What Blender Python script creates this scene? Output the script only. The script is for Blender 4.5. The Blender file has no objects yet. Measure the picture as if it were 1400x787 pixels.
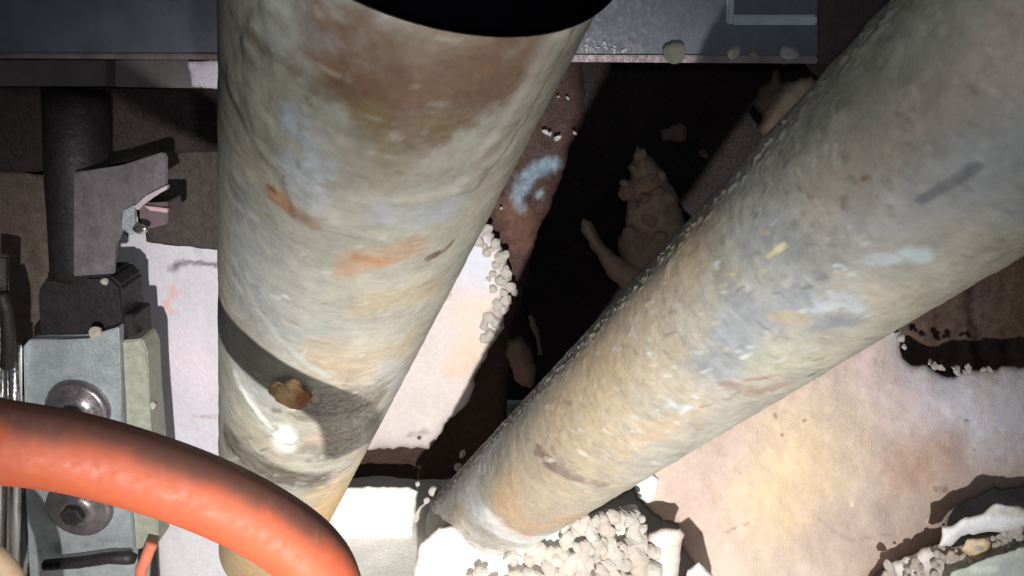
import bpy, bmesh, math, random
import numpy as np
from mathutils import Vector, Matrix
from mathutils.geometry import delaunay_2d_cdt

S = bpy.context.scene
COL = S.collection
random.seed(7)
rng = np.random.default_rng(11)

# ------------------------------------------------------------------ camera
PITCH = math.radians(20.0)
CAM = np.array([0.0, 0.0, 0.70])
FPX = 1000.0
cd = bpy.data.cameras.new('camera')
cam = bpy.data.objects.new('camera', cd)
COL.objects.link(cam)
cam.location = CAM.tolist()
cam.rotation_euler = (math.pi/2 - PITCH, 0, 0)
cd.sensor_width = 36.0
cd.lens = 36.0*FPX/1400.0
cd.clip_start = 0.01
S.camera = cam

# ------------------------------------------------------------------ world, lamp, exposure
w = bpy.data.worlds.new('world'); S.world = w; w.use_nodes = True
w.node_tree.nodes['Background'].inputs[0].default_value = (0.62, 0.70, 0.85, 1)
w.node_tree.nodes['Background'].inputs[1].default_value = 0.055
S.view_settings.view_transform = 'Standard'
S.view_settings.look = 'None'
S.view_settings.exposure = 0.0
S.view_settings.gamma = 1.0
CR = np.array([1.0, 0, 0]); CU = np.array([0, math.sin(PITCH), math.cos(PITCH)]); CF = np.array([0, math.cos(PITCH), -math.sin(PITCH)])
def rayd(px, py):
    return CR*((px-700.0)/FPX) + CU*(-(py-393.5)/FPX) + CF
def lamp(name, off, aim, energy, size, ang, blend, color):
    ld = bpy.data.lights.new(name, 'SPOT'); ld.energy = energy; ld.shadow_soft_size = size
    ld.spot_size = math.radians(ang); ld.spot_blend = blend; ld.color = color
    lo = bpy.data.objects.new(name, ld); COL.objects.link(lo)
    p = CAM + CR*off[0] + CU*off[1] + CF*off[2]
    lo.location = p.tolist()
    t = Vector((CAM + rayd(aim[0], aim[1])*aim[2] - p).tolist())
    lo.rotation_euler = t.to_track_quat('-Z', 'Y').to_euler()
    return lo
# a hand torch held low under the camera, pointing into the hole
lamp('hand_torch', (0.02, -0.27, -0.25), (675, 700, 1.0), 92.0, 0.008, 77, 1.0, (1.0, 0.97, 0.945))
# weak fill lamp added right beside the lens to lift the shadows
lamp('fill_lamp', (0.012, 0.012, 0.0), (700, 420, 1.0), 2.6, 0.003, 120, 0.6, (0.86, 0.93, 1.0))

# ------------------------------------------------------------------ helpers
def srgb(c):
    c = np.asarray(c, float)/255.0
    return np.where(c <= 0.04045, c/12.92, ((c+0.055)/1.055)**2.4)

def atY(px, py, Y):
    r = rayd(px, py); return CAM + r*(Y/r[1])
def atd(px, py, d):
    return CAM + rayd(px, py)*d

def _h(i, j, k, s):
    n = (i*73856093) ^ (j*19349663) ^ (k*83492791) ^ (s*2654435761)
    n = (n ^ (n >> 13)) * 1274126177 & 0x7fffffff
    n = (n ^ (n >> 16)) * 668265263 & 0x7fffffff
    return ((n >> 8) & 0xffff)/65535.0*2-1
def vnoise(P, s=0):
    F = np.floor(P).astype(np.int64); T = P-F; T = T*T*(3-2*T)
    i, j, k = F[..., 0], F[..., 1], F[..., 2]; x, y, z = T[..., 0], T[..., 1], T[..., 2]
    r = 0
    for a in (0, 1):
        for b in (0, 1):
            for c in (0, 1):
                r = r + _h(i+a, j+b, k+c, s)*(x if a else 1-x)*(y if b else 1-y)*(z if c else 1-z)
    return r
def fbm(P, f, o=4, s=0, ridged=False):
    r = 0; a = 1.0; t = 0
    for q in range(o):
        n = vnoise(P*f + 17.3*q, s+q)
        if ridged: n = 1-2*np.abs(n)
        r = r + n*a; t += a; a *= 0.5; f *= 2.07
    return r/t
def sstep(a, b, x):
    t = np.clip((x-a)/(b-a), 0, 1); return t*t*(3-2*t)

# one painted layer: a stroke along points in surface metres
def paint(cols, uv, P, strokes, conv, s0=50):
    """strokes: (pixel points, half width px, colour, strength, softness, raggedness)"""
    rag = fbm(P, 45, 4, s0)
    rag2 = fbm(P, 170, 3, s0+9)+.6*fbm(P, 480, 2, s0+12)
    pat = .82+.5*fbm(P, 110, 4, s0+20)
    for (pts, wpx, col, st, soft, rg) in strokes:
        q = [conv(x, y) for x, y in pts]; kz = q[0][2] if len(q[0]) > 2 else 1.0
        S2 = np.array([1.0, kz]); q = [(e[0]*S2, e[1]) for e in q]; uvk = uv*S2
        dmin = np.full(len(uv), 1e9)
        for n in range(max(1, len(q)-1)):
            (a, sa) = q[n]; (b, sb) = q[min(n+1, len(q)-1)]
            ab = b-a; L = float(ab@ab)
            t = np.clip(((uvk-a)@ab)/L, 0, 1) if L > 1e-12 else np.zeros(len(uv))
            d = np.linalg.norm(uvk-(a+t[:, None]*ab), axis=1)/(wpx*(sa+(sb-sa)*t))
            dmin = np.minimum(dmin, d)
        k = 1-sstep(1-soft*1.35, 1+soft*1.35, dmin+rag*rg*1.2+rag2*rg*1.25)
        k = np.clip(k*st*pat, 0, 1)[:, None]
        cols[:] = cols*(1-k)+srgb(col)*k
    return cols

def make_mat(name, rough=0.8, bump=0.4, bscale=400, speck=0.15, sscale=160, metal=0.0, col=None, stretch=(1, 1, 1), spec=0.5, rvar=0.1, coat=0):
    m = bpy.data.materials.new(name); m.use_nodes = True
    nt = m.node_tree; N = nt.nodes; L = nt.links
    b = N['Principled BSDF']
    tc = N.new('ShaderNodeTexCoord'); mp = N.new('ShaderNodeMapping'); mp.inputs['Scale'].default_value = stretch
    L.new(tc.outputs['Object'], mp.inputs['Vector'])
    n1 = N.new('ShaderNodeTexNoise'); n1.inputs['Scale'].default_value = sscale; n1.inputs['Detail'].default_value = 6; n1.inputs['Roughness'].default_value = 0.65
    L.new(mp.outputs[0], n1.inputs['Vector'])
    n2 = N.new('ShaderNodeTexNoise'); n2.inputs['Scale'].default_value = bscale; n2.inputs['Detail'].default_value = 5
    L.new(mp.outputs[0], n2.inputs['Vector'])
    mr = N.new('ShaderNodeMapRange'); mr.inputs['From Min'].default_value = 0.3; mr.inputs['From Max'].default_value = 0.7
    mr.inputs['To Min'].default_value = 1-speck; mr.inputs['To Max'].default_value = 1+speck
    L.new(n1.outputs['Fac'], mr.inputs['Value'])
    vm = N.new('ShaderNodeVectorMath'); vm.operation = 'SCALE'
    if col is None:
        at = N.new('ShaderNodeAttribute'); at.attribute_name = 'Col'; L.new(at.outputs['Color'], vm.inputs[0])
    else:
        vm.inputs[0].default_value = tuple(srgb(col))
    L.new(mr.outputs[0], vm.inputs['Scale'])
    L.new(vm.outputs[0], b.inputs['Base Color'])
    rr = N.new('ShaderNodeMapRange'); rr.inputs['From Min'].default_value = 0.35; rr.inputs['From Max'].default_value = 0.65
    rr.inputs['To Min'].default_value = max(0.02, rough-rvar); rr.inputs['To Max'].default_value = min(1, rough+rvar)
    L.new(n2.outputs['Fac'], rr.inputs['Value']); L.new(rr.outputs[0], b.inputs['Roughness'])
    b.inputs['Metallic'].default_value = metal
    b.inputs['Specular IOR Level'].default_value = spec
    b.inputs['Coat Weight'].default_value = coat
    bp = N.new('ShaderNodeBump'); bp.inputs['Strength'].default_value = bump; bp.inputs['Distance'].default_value = 0.002
    ad = N.new('ShaderNodeMath'); ad.operation = 'ADD'
    L.new(n1.outputs['Fac'], ad.inputs[0]); L.new(n2.outputs['Fac'], ad.inputs[1])
    L.new(ad.outputs[0], bp.inputs['Height']); L.new(bp.outputs[0], b.inputs['Normal'])
    return m

def tag(o, label=None, cat=None, group=None, kind=None):
    if label: o['label'] = label
    if cat: o['category'] = cat
    if group: o['group'] = group
    if kind: o['kind'] = kind
    return o
def thing(name, loc, label, cat, group=None):
    o = bpy.data.objects.new(name, None); COL.objects.link(o); o.location = tuple(float(v) for v in loc)
    o.empty_display_size = 0.02
    return tag(o, label, cat, group)
def obj(name, V, F, mat, parent=None, cols=None, smooth=True, origin=None):
    V = np.asarray(V, float)
    if origin is None: origin = np.array([V[:, 0].mean(), V[:, 1].mean(), V[:, 2].min()])
    me = bpy.data.meshes.new(name)
    me.from_pydata((V-origin).tolist(), [], F if isinstance(F, list) else F.tolist())
    me.update()
    if cols is not None:
        at = me.color_attributes.new('Col', 'FLOAT_COLOR', 'POINT')
        c4 = np.ones((len(V), 4), np.float32); c4[:, :3] = np.clip(cols, 0, .9)
        at.data.foreach_set('color', c4.ravel())
    if smooth: me.polygons.foreach_set('use_smooth', [True]*len(me.polygons))
    me.materials.append(mat)
    o = bpy.data.objects.new(name, me); COL.objects.link(o)
    if parent is not None:
        o.parent = parent; base = np.array(wloc(parent))
    else: base = np.zeros(3)
    o.location = tuple(float(v) for v in (origin-base))
    return o
def wloc(o):
    v = np.array(o.location)
    while o.parent: o = o.parent; v = v+np.array(o.location)
    return v
def bm_obj(name, bm, mat, parent=None, smooth=False, angle=None):
    bmesh.ops.recalc_face_normals(bm, faces=bm.faces)
    V = [tuple(v.co) for v in bm.verts]; bm.verts.index_update()
    F = [[v.index for v in f.verts] for f in bm.faces]
    bm.free()
    return obj(name, V, F, mat, parent, smooth=smooth)

# prism: pixel outline on the upright plane Y, extruded to Y+thick, edges bevelled
def prism(name, out, Y, thick, mat, parent=None, bevel=0.0012, smooth=False):
    bm = bmesh.new()
    a = [bm.verts.new(atY(x, y, Y(x, y) if callable(Y) else Y).tolist()) for x, y in out]
    b = [bm.verts.new((v.co.x, v.co.y+thick, v.co.z)) for v in a]
    bm.faces.new(a); bm.faces.new(b[::-1])
    for i in range(len(a)):
        j = (i+1) % len(a); bm.faces.new((a[j], a[i], b[i], b[j]))
    if bevel: bmesh.ops.bevel(bm, geom=list(bm.edges), offset=bevel, segments=2, affect='EDGES', clamp_overlap=True)
    return bm_obj(name, bm, mat, parent, smooth)
def rect(x0, y0, x1, y1): return [(x0, y0), (x1, y0), (x1, y1), (x0, y1)]

# solid of turned or swept section along a list of points
def sweep(pts, rad, seg=16, cap=True):
    pts = [np.array(p, float) for p in pts]; n = len(pts)
    if np.isscalar(rad): rad = [rad]*n
    V = []; F = []
    up = None
    for i, p in enumerate(pts):
        t = pts[min(i+1, n-1)]-pts[max(i-1, 0)]; t /= np.linalg.norm(t)
        if up is None:
            up = np.cross(t, [0, 0, 1.0]); 
            if np.linalg.norm(up) < 0.1: up = np.cross(t, [1.0, 0, 0])
        up = up-t*(up@t); up /= np.linalg.norm(up); sd = np.cross(t, up)
        for k in range(seg):
            a = 2*math.pi*k/seg; V.append(p+(up*math.cos(a)+sd*math.sin(a))*rad[i])
    for i in range(n-1):
        for k in range(seg):
            k2 = (k+1) % seg; F.append([i*seg+k, i*seg+k2, (i+1)*seg+k2, (i+1)*seg+k])
    if cap:
        F.append(list(range(seg))[::-1]); F.append([(n-1)*seg+k for k in range(seg)])
    return np.array(V), F
def spline(pts, n):
    P = [np.array(p, float) for p in pts]; out = []
    P = [2*P[0]-P[1]]+P+[2*P[-1]-P[-2]]
    for i in range(1, len(P)-2):
        for q in range(n):
            t = q/n; a, b, c, d = P[i-1:i+3]
            out.append(0.5*((2*b)+(-a+c)*t+(2*a-5*b+4*c-d)*t*t+(-a+3*b-3*c+d)*t**3))
    out.append(P[-2]); return out

# chunk: rough solid with a given outline standing at depth Y, swelling towards the viewer
def chunk(name, out, Y, mat, thick=0.05, bulge=0.02, edge=0.03, step=5, amp=0.003, freq=40, jag=1.5, base=(200, 190, 180),
          strokes=(), parent=None, seed=1, vary=0.12, ridged=False, aniso=(1, 1, 1), steps=0.0):
    Yf = Y if callable(Y) else (lambda x, y: Y)
    poly = []
    n = len(out)
    for i in range(n):
        a = np.array(out[i], float); b = np.array(out[(i+1) % n], float)
        L = np.linalg.norm(b-a); k = max(1, int(L/step)); nrm = np.array([-(b-a)[1], (b-a)[0]])/max(L, 1e-6)
        for q in range(k):
            p = a+(b-a)*q/k
            h = vnoise(np.array([[p[0]*0.045, p[1]*0.045, seed*3.1]]), seed)[0]*jag*1.6+vnoise(np.array([[p[0]*0.16, p[1]*0.16, seed*1.7]]), seed+5)[0]*jag
            poly.append(p+nrm*h)
    poly = np.array(poly); m = len(poly)
    x0, y0 = poly.min(0); x1, y1 = poly.max(0)
    gx, gy = np.meshgrid(np.arange(x0, x1, step), np.arange(y0, y1, step)); g = np.c_[gx.ravel(), gy.ravel()]+rng.uniform(-.28, .28, (gx.size, 2))*step
    A = poly; B = np.roll(poly, -1, 0)
    inside = np.zeros(len(g), bool); dist = np.full(len(g), 1e9)
    for a, b in zip(A, B):
        c = ((a[1] > g[:, 1]) != (b[1] > g[:, 1]))
        with np.errstate(divide='ignore', invalid='ignore'):
            xi = (b[0]-a[0])*(g[:, 1]-a[1])/(b[1]-a[1])+a[0]
        inside ^= c & (g[:, 0] < xi)
        ab = b-a; t = np.clip(((g-a)@ab)/max(ab@ab, 1e-9), 0, 1); dist = np.minimum(dist, np.linalg.norm(g-(a+t[:, None]*ab), axis=1))
    keep = inside & (dist > step*0.5); g = g[keep]; dist = dist[keep]
    pts = [Vector(p) for p in poly]+[Vector(p) for p in g]
    vv, ee, ff, ov, oe, of = delaunay_2d_cdt(pts, [], [list(range(m))], 1, 1e-6)
    P2 = np.array([tuple(v) for v in vv]); nv = len(P2)
    isb = np.zeros(nv, bool); dd = np.zeros(nv)
    for i, o_ in enumerate(ov):
        for k in o_:
            if k < m: isb[i] = True
            else: dd[i] = dist[k-m]
    dd[isb] = 0
    base3 = np.array([atY(x, y, Yf(x, y)) for x, y in P2])
    depth_m = base3[:, 1]/1000.0
    dm = dd*depth_m
    t = np.clip(dm/edge, 0, 1); prof = np.sqrt(np.clip(1-(1-t)**2, 0, 1))
    nz = fbm(base3*np.array(aniso), freq, 5, seed, ridged)
    if steps: nz = nz*(1-steps)+np.round(nz*4)/4*steps
    fr = base3.copy()
    vd = CAM-base3; vd /= np.linalg.norm(vd, axis=1)[:, None]
    fr += vd*((prof*bulge+nz*amp*np.clip(t*3, 0, 1)))[:, None]
    bk = base3-vd*(thick*np.clip(prof, 0.0, 1)+0.0005)[:, None]
    idx_b = -np.ones(nv, int); inn = np.where(~isb)[0]; idx_b[inn] = nv+np.arange(len(inn)); idx_b[isb] = np.where(isb)[0]
    V = np.vstack([fr, bk[inn]])
    F = [list(f)[::-1] for f in ff]+[[int(idx_b[k]) for k in f] for f in ff if not all(isb[k] for k in f)]
    s = float(np.mean(depth_m))
    uv = P2*s
    cols = np.tile(srgb(base), (nv, 1))
    cols *= (1+vary*fbm(base3, 30, 4, seed+3))[:, None]
    paint(cols, uv, base3, strokes, lambda x, y: (np.array([x, y])*s, s), 50+seed)
    call = np.vstack([cols, cols[inn]])
    return obj(name, V, F, mat, parent, call)

# ------------------------------------------------------------------ materials
M_pipe = make_mat('stained_pipe', 0.5, 0.13, 420, 0.14, 150, stretch=(1, 1, 1), rvar=0.18, spec=0.45)
M_plaster = make_mat('old_plaster', 0.92, 0.6, 500, 0.07, 140, spec=0.2)
M_rock = make_mat('rough_rock', 0.9, 0.6, 420, 0.16, 120, spec=0.25)
M_earth = make_mat('damp_earth', 0.72, 0.8, 300, 0.35, 90, spec=0.4, rvar=0.2)
M_black = make_mat('flat_black', 0.6, 0.1, 300, 0.1, 100, col=(3, 2, 3), spec=0.0)
M_beam = make_mat('painted_steel', 0.5, 0.18, 260, 0.16, 45, col=(88, 92, 101), spec=0.4)
M_lip = make_mat('worn_steel_edge', 0.5, 0.25, 300, 0.3, 60, col=(120, 106, 110), metal=0.3)
M_rim = make_mat('pale_steel_rim', 0.5, 0.2, 300, 0.15, 60, col=(160, 165, 172), spec=0.5)
M_zinc = make_mat('zinc_plate', 0.42, 0.3, 500, 0.22, 90, col=(178, 186, 190), metal=0.55)
M_chrome = make_mat('chrome_rod', 0.18, 0.05, 300, 0.1, 60, col=(215, 212, 210), metal=0.95)
M_grey = make_mat('galvanised_strip', 0.55, 0.3, 500, 0.2, 120, col=(150, 152, 138), metal=0.15)
M_dark = make_mat('blackened_iron', 0.6, 0.4, 300, 0.4, 80, col=(38, 33, 35), metal=0.2)
M_brown = make_mat('brown_board', 0.85, 0.4, 300, 0.25, 60, col=(92, 78, 70), stretch=(1, 1, .3))
M_tan = make_mat('tan_tube', 0.6, 0.2, 300, 0.15, 80, col=(170, 145, 120))
M_hose = make_mat('orange_plastic', 0.6, 0.03, 300, 0.10, 60, spec=0.22)
M_copper = make_mat('salmon_plastic', 0.6, 0.2, 300, 0.15, 80, col=(200, 115, 90))
M_stone = make_mat('pale_stone', 0.95, 0.8, 350, 0.10, 150, col=(236, 230, 218), spec=0.2)
M_stone2 = make_mat('pinkish_stone', 0.95, 0.8, 350, 0.14, 150, col=(232, 220, 206), spec=0.2)
M_wet = make_mat('glassy_grit', 0.12, 0.5, 500, 0.1, 150, col=(210, 210, 215), spec=0.9)

# ------------------------------------------------------------------ setting: floor and walls
def grid_sheet(name, origin, ux, uy, nx, ny, nrm, amp, freq, mat, base, seed, vary=0.2, cols_fn=None, ridged=False, aniso=(1, 1, 1)):
    o = np.array(origin, float); ux = np.array(ux, float); uy = np.array(uy, float); nrm = np.array(nrm, float)
    a, b = np.meshgrid(np.linspace(0, 1, nx), np.linspace(0, 1, ny))
    P = o+a.ravel()[:, None]*ux+b.ravel()[:, None]*uy
    nz = fbm(P*np.array(aniso), freq, 5, seed, ridged)
    V = P+nrm*(nz*amp)[:, None]
    F = [[j*nx+i, j*nx+i+1, (j+1)*nx+i+1, (j+1)*nx+i] for j in range(ny-1) for i in range(nx-1)]
    c = np.tile(srgb(base), (len(P), 1))*(1+vary*fbm(P, freq*1.3, 4, seed+2))[:, None]
    if cols_fn: c = cols_fn(P, c)
    return tag(obj(name, V, F, mat, None, c), kind='structure')
grid_sheet('floor', (-1.3, -0.2, 0), (2.9, 0, 0), (0, 2.0, 0), 300, 210, (0, 0, 1), 0.012, 14, M_plaster, (236, 232, 224), 3, 0.06)
grid_sheet('wall_back', (-1.3, 1.30, 0), (2.9, 0, 0), (0, 0, 2.0), 200, 140, (0, -1, 0), 0.05, 6, M_earth, (44, 33, 33), 4, 0.4)
grid_sheet('wall_right', (1.45, -0.2, 0), (0, 1.8, 0), (0, 0, 2.0), 100, 110, (-1, 0, 0), 0.06, 6, M_earth, (70, 56, 48), 5, 0.3)
grid_sheet('wall_left', (-1.25, -0.2, 0), (0, 1.8, 0), (0, 0, 2.0), 100, 110, (1, 0, 0), 0.05, 6, M_earth, (62, 50, 46), 6, 0.3)

# ------------------------------------------------------------------ the two big pipes
D = CR*(-400/FPX) + CU*(-(1000-393.5)/FPX) + CF; D /= np.linalg.norm(D)
E1 = np.cross(D, CU); E1 /= np.linalg.norm(E1); E2 = np.cross(D, E1)
class Pipe:
    def __init__(s, a0, a1, r):
        a = math.radians((a0+a1)/2); h = math.radians(abs(a1-a0)/2)
        s.r = r; s.dist = r/math.sin(h)
        s.c = CAM+(E1*math.cos(a)+E2*math.sin(a))*s.dist      # axis point abreast of the camera
    def hit(s, px, py):
        d = rayd(px, py); d = d/np.linalg.norm(d)
        dp = d-D*(d@D); o = CAM-s.c; op = o-D*(o@D)
        A = dp@dp; B = 2*dp@op; C = op@op-s.r**2
        disc = B*B-4*A*C
        t = (-B-math.sqrt(max(disc, 0)))/(2*A)
        return CAM+d*t, t
    def uv(s, P):
        q = P-s.c; z = q@D; th = np.arctan2(q@E2, q@E1)
        th = np.mod(th-s.seam, 2*math.pi)
        return np.stack([th*s.r, z], -1)
    def conv(s, px, py):
        P, t = s.hit(px, py)
        r = rayd(px, py); r = r/np.linalg.norm(r)
        return s.uv(P), t/1000.0, max(.15, math.sqrt(1-(r@D)**2))
    def build(s, name, z0, z1, nth, nz, mat, base, strokes, parent, relief, seed, rfun=None, extra=None):
        v = (s.c-CAM); v = v-D*(v@D); s.seam = math.atan2(v@E2, v@E1)       # seam on the far side
        th = s.seam+np.linspace(0, 2*math.pi, nth, endpoint=False); z = np.linspace(z0, z1, nz)
        T, Z = np.meshgrid(th, z); T = T.ravel(); Z = Z.ravel()
        N = E1*np.cos(T)[:, None]+E2*np.sin(T)[:, None]
        P = s.c+N*s.r+D*Z[:, None]
        uv = np.stack([np.mod(T-s.seam, 2*math.pi)*s.r, Z], -1)
        # long streaks that run round the pipe
        Q = np.stack([np.cos(T)*s.r, np.sin(T)*s.r, Z*5], -1)
        st = fbm(Q, 22, 5, seed)
        cols = np.tile(srgb(base), (len(P), 1))
        cols *= (1+0.22*st)[:, None]
        warm = sstep(0.0, 0.6, fbm(P, 14, 4, seed+4))[:, None]*0.35
        cols = cols*(1-warm)+srgb((184, 160, 122))*warm
        cool = sstep(0.05, 0.6, fbm(P, 17, 4, seed+8))[:, None]*0.5
        cols = cols*(1-cool)+srgb((150, 160, 166))*cool
        paint(cols, uv, P, strokes, s.conv, 50+seed)
        fine = fbm(P, 90, 4, seed+12)+.8*fbm(Q*np.array([1, 1, 2.0]), 70, 4, seed+13)
        cols *= (1+.17*fine)[:, None]
        fl = sstep(.38, .55, fbm(Q, 110, 3, seed+15))[:, None]*.32
        cols[:] = cols*(1-fl)+srgb((206, 200, 180))*fl
        dk = sstep(.42, .6, fbm(Q, 80, 3, seed+16))[:, None]*.32
        cols[:] = cols*(1-dk)+srgb((104, 88, 68))*dk
        g = cols.mean(1)[:, None]; cols[:] = (g+(cols-g)*0.78)*0.50
        h = relief*(fbm(P, 60, 5, seed+2)+0.5*st)
        if rfun is not None: h = h+rfun(uv, P)
        P = P+N*h[:, None]
        F = []
        for j in range(nz-1):
            for i in range(nth):
                i2 = (i+1) % nth; F.append([j*nth+i, (j+1)*nth+i, (j+1)*nth+i2, j*nth+i2])
        return obj(name, P, F, mat, parent, cols)

def flakes(n, box, cols, smin=1.2, smax=4, dirn=(1, 0.2), seed=0):
    r = random.Random(seed); out = []
    for _ in range(n):
        x = r.uniform(box[0], box[2]); y = r.uniform(box[1], box[3]); L = r.uniform(3, 14)
        a = math.atan2(dirn[1], dirn[0])+r.gauss(0, .35)
        out.append(([(x, y), (x+L*math.cos(a), y+L*math.sin(a))], r.uniform(smin, smax), r.choice(cols), r.uniform(.4, .85), .3, .5))
    return out

PA = Pipe(-90.2, -57.9, 0.055)
A_strokes = [
 ([(350, 60), (330, 170)], 60, (170, 164, 138), .8, .6, .5),
 ([(300, 40), (310, 200)], 22, (176, 172, 150), .7, .5, .5),
 ([(420, 120), (380, 160)], 45, (165, 158, 134), .6, .6, .6),
 ([(470, 60), (600, 90), (720, 50)], 62, (140, 100, 64), 1, .35, .5),
 ([(520, 130), (600, 150), (660, 120)], 48, (132, 88, 50), 1, .3, .5),
 ([(600, 110), (690, 105)], 30, (142, 98, 58), .8, .3, .4),
 ([(500, 160), (540, 222), (610, 170)], 22, (138, 112, 66), .85, .4, .6),
 ([(345, 45), (400, 92), (470, 128)], 11, (122, 92, 58), .8, .5, .7),
 ([(315, 15), (335, 60), (352, 92)], 7, (120, 100, 72), .7, .5, .8),
 ([(303, 95), (320, 130), (335, 168)], 5, (110, 92, 66), .7, .5, .8),
 ([(395, 30), (450, 60)], 14, (168, 160, 150), .6, .5, .6),
 ([(395, 165), (425, 200), (440, 230)], 20, (178, 184, 188), .85, .4, .8),
 ([(400, 225), (430, 262)], 24, (190, 196, 202), .85, .4, .7),
 ([(455, 170), (480, 210)], 24, (165, 160, 140), .6, .5, .6),
 ([(485, 225), (540, 245), (600, 235)], 18, (170, 152, 122), .7, .5, .7),
 ([(780, 30), (735, 120), (690, 200), (650, 290)], 30, (196, 182, 158), .75, .5, .6),
 ([(650, 225), (680, 195), (700, 170)], 9, (150, 120, 90), .6, .5, .8),
 ([(480, 268), (540, 276), (600, 264), (650, 235)], 8, (200, 190, 168), .8, .4, .6),
 ([(520, 292), (575, 296), (620, 280)], 13, (178, 186, 192), .85, .4, .8),
 ([(320, 250), (345, 300)], 12, (140, 140, 142), .7, .4, .6),
 ([(322, 200), (360, 250)], 12, (188, 172, 136), .7, .5, .6),
 ([(372, 262), (392, 278)], 11, (196, 128, 50), .95, .3, .5),
 ([(392, 282), (432, 302)], 8, (176, 122, 62), .9, .3, .6),
 ([(364, 252), (376, 262)], 4, (96, 66, 40), .8, .3, .6),
 ([(352, 330), (380, 400), (430, 450)], 48, (160, 164, 162), .75, .6, .4),
 ([(330, 340), (350, 400)], 18, (164, 172, 174), .7, .5, .4),
 ([(440, 340), (460, 420)], 30, (170, 166, 150), .7, .5, .4),
 ([(475, 362), (520, 352), (565, 338)], 17, (188, 140, 88), .8, .45, .4),
 ([(490, 352), (525, 356)], 11, (196, 128, 66), .8, .4, .5),
 ([(490, 420), (560, 402), (600, 390)], 15, (190, 166, 112), .75, .5, .5),
 ([(440, 492), (500, 500), (545, 480)], 25, (190, 162, 118), .8, .4, .4),
 ([(560, 445), (600, 400), (640, 330)], 18, (176, 172, 158), .6, .5, .6),
 ([(585, 352), (608, 342), (620, 330)], 4, (105, 68, 48), .9, .3, .9),
 ([(525, 505), (560, 520)], 14, (172, 176, 178), .8, .4, .6),
 ([(318, 350), (340, 400), (390, 470), (450, 515)], 3.5, (188, 196, 190), .8, .4, .5),
 ([(318, 470), (335, 530), (365, 570)], 16, (190, 190, 176), .8, .5, .5),
 ([(312, 440), (322, 500), (345, 545)], 5, (196, 204, 198), .7, .4, .9),
 ([(345, 520), (370, 550)], 10, (160, 164, 164), .7, .5, .5),
 ([(322, 512), (345, 552), (372, 588)], 5, (226, 230, 222), .95, .35, .5),
 ([(388, 600)], 17, (240, 240, 232), 1, .25, .25),
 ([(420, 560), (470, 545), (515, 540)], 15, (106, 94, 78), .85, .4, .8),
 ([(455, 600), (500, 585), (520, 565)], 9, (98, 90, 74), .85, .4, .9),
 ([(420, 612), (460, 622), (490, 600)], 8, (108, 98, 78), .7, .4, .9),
 ([(425, 600), (470, 596)], 7, (206, 166, 140), .8, .4, .7),
 ([(380, 630), (430, 642), (480, 628)], 5, (196, 198, 168), .8, .4, .7),
 ([(345, 590), (380, 625)], 9, (196, 176, 140), .5, .5, .6),
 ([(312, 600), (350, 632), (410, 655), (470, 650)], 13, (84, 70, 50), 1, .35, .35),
 ([(455, 655), (490, 632)], 10, (205, 196, 188), .8, .5, .6),
 ([(450, 690), (475, 675)], 14, (210, 178, 150), .85, .5, .4),
 ([(300, 770), (360, 765), (450, 765)], 40, (255, 204, 112), 1, .12, .08),
 ([(300, 860), (380, 860), (450, 850)], 70, (255, 204, 112), 1, .12, .08),
]
A_strokes += flakes(60, (310, 270, 620, 520), [(196, 200, 196), (150, 140, 124), (190, 176, 140)], 1, 2.2, (1, .1), 3)
A_strokes += flakes(40, (310, 520, 520, 660), [(206, 206, 196), (120, 110, 92), (198, 180, 150)], 1.2, 3, (1, -.3), 5)
A_strokes += flakes(24, (290, 120, 480, 300), [(188, 180, 158), (130, 112, 84), (176, 176, 168)], 1.5, 6, (.4, 1), 4)
pa = thing('drain_pipe', PA.c+D*0.85, 'wide stained pipe in the middle, black band at its top, orange foot', 'pipe')
def reliefA(uv, P):
    h = np.zeros(len(uv))
    for pts, wpx, amp in [([(380, 30), (330, 130), (400, 230), (430, 290)], 38, .0012), ([(760, 60), (700, 170), (640, 250)], 30, .0012), ([(420, 570), (500, 560)], 22, .0012), ([(388, 600)], 17, .002), ([(330, 530), (370, 585)], 6, .001)]:
        q = [PA.conv(x, y) for x, y in pts]; dm = np.full(len(uv), 1e9)
        for n in range(max(1, len(q)-1)):
            a, sa = q[n][:2]; b, sb = q[min(n+1, len(q)-1)][:2]; ab = b-a; L = max(ab@ab, 1e-12)
            t = np.clip(((uv-a)@ab)/L, 0, 1); dm = np.minimum(dm, np.linalg.norm(uv-(a+t[:, None]*ab), axis=1)/(wpx*sa))
        k = 1-sstep(.6, 1.1, dm+.3*fbm(P, 70, 3, 9))
        h += amp*k*(.7+.6*fbm(P, 200, 4, 12))
    return h
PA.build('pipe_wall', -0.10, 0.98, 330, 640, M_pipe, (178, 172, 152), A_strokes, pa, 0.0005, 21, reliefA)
# plain black band round the pipe, lower rim crossing the top of the frame
zr = PA.conv(600, 33)[0][1]
V = []; F = []; ns = 96
prof = [(-0.14, .0556), (-0.14, .0585), (-.004, .0585), (-.001, .0578), (0, .0565), (0.0005, .0552)]
for dz, rr in prof:
    for k in range(ns):
        a = 2*math.pi*k/ns; V.append(PA.c+(E1*math.cos(a)+E2*math.sin(a))*rr+D*(zr+dz))
for j in range(len(prof)-1):
    for k in range(ns):
        k2 = (k+1) % ns; F.append([j*ns+k, (j+1)*ns+k, (j+1)*ns+k2, j*ns+k2])
obj('black_band', V, F, M_black, pa)
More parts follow.
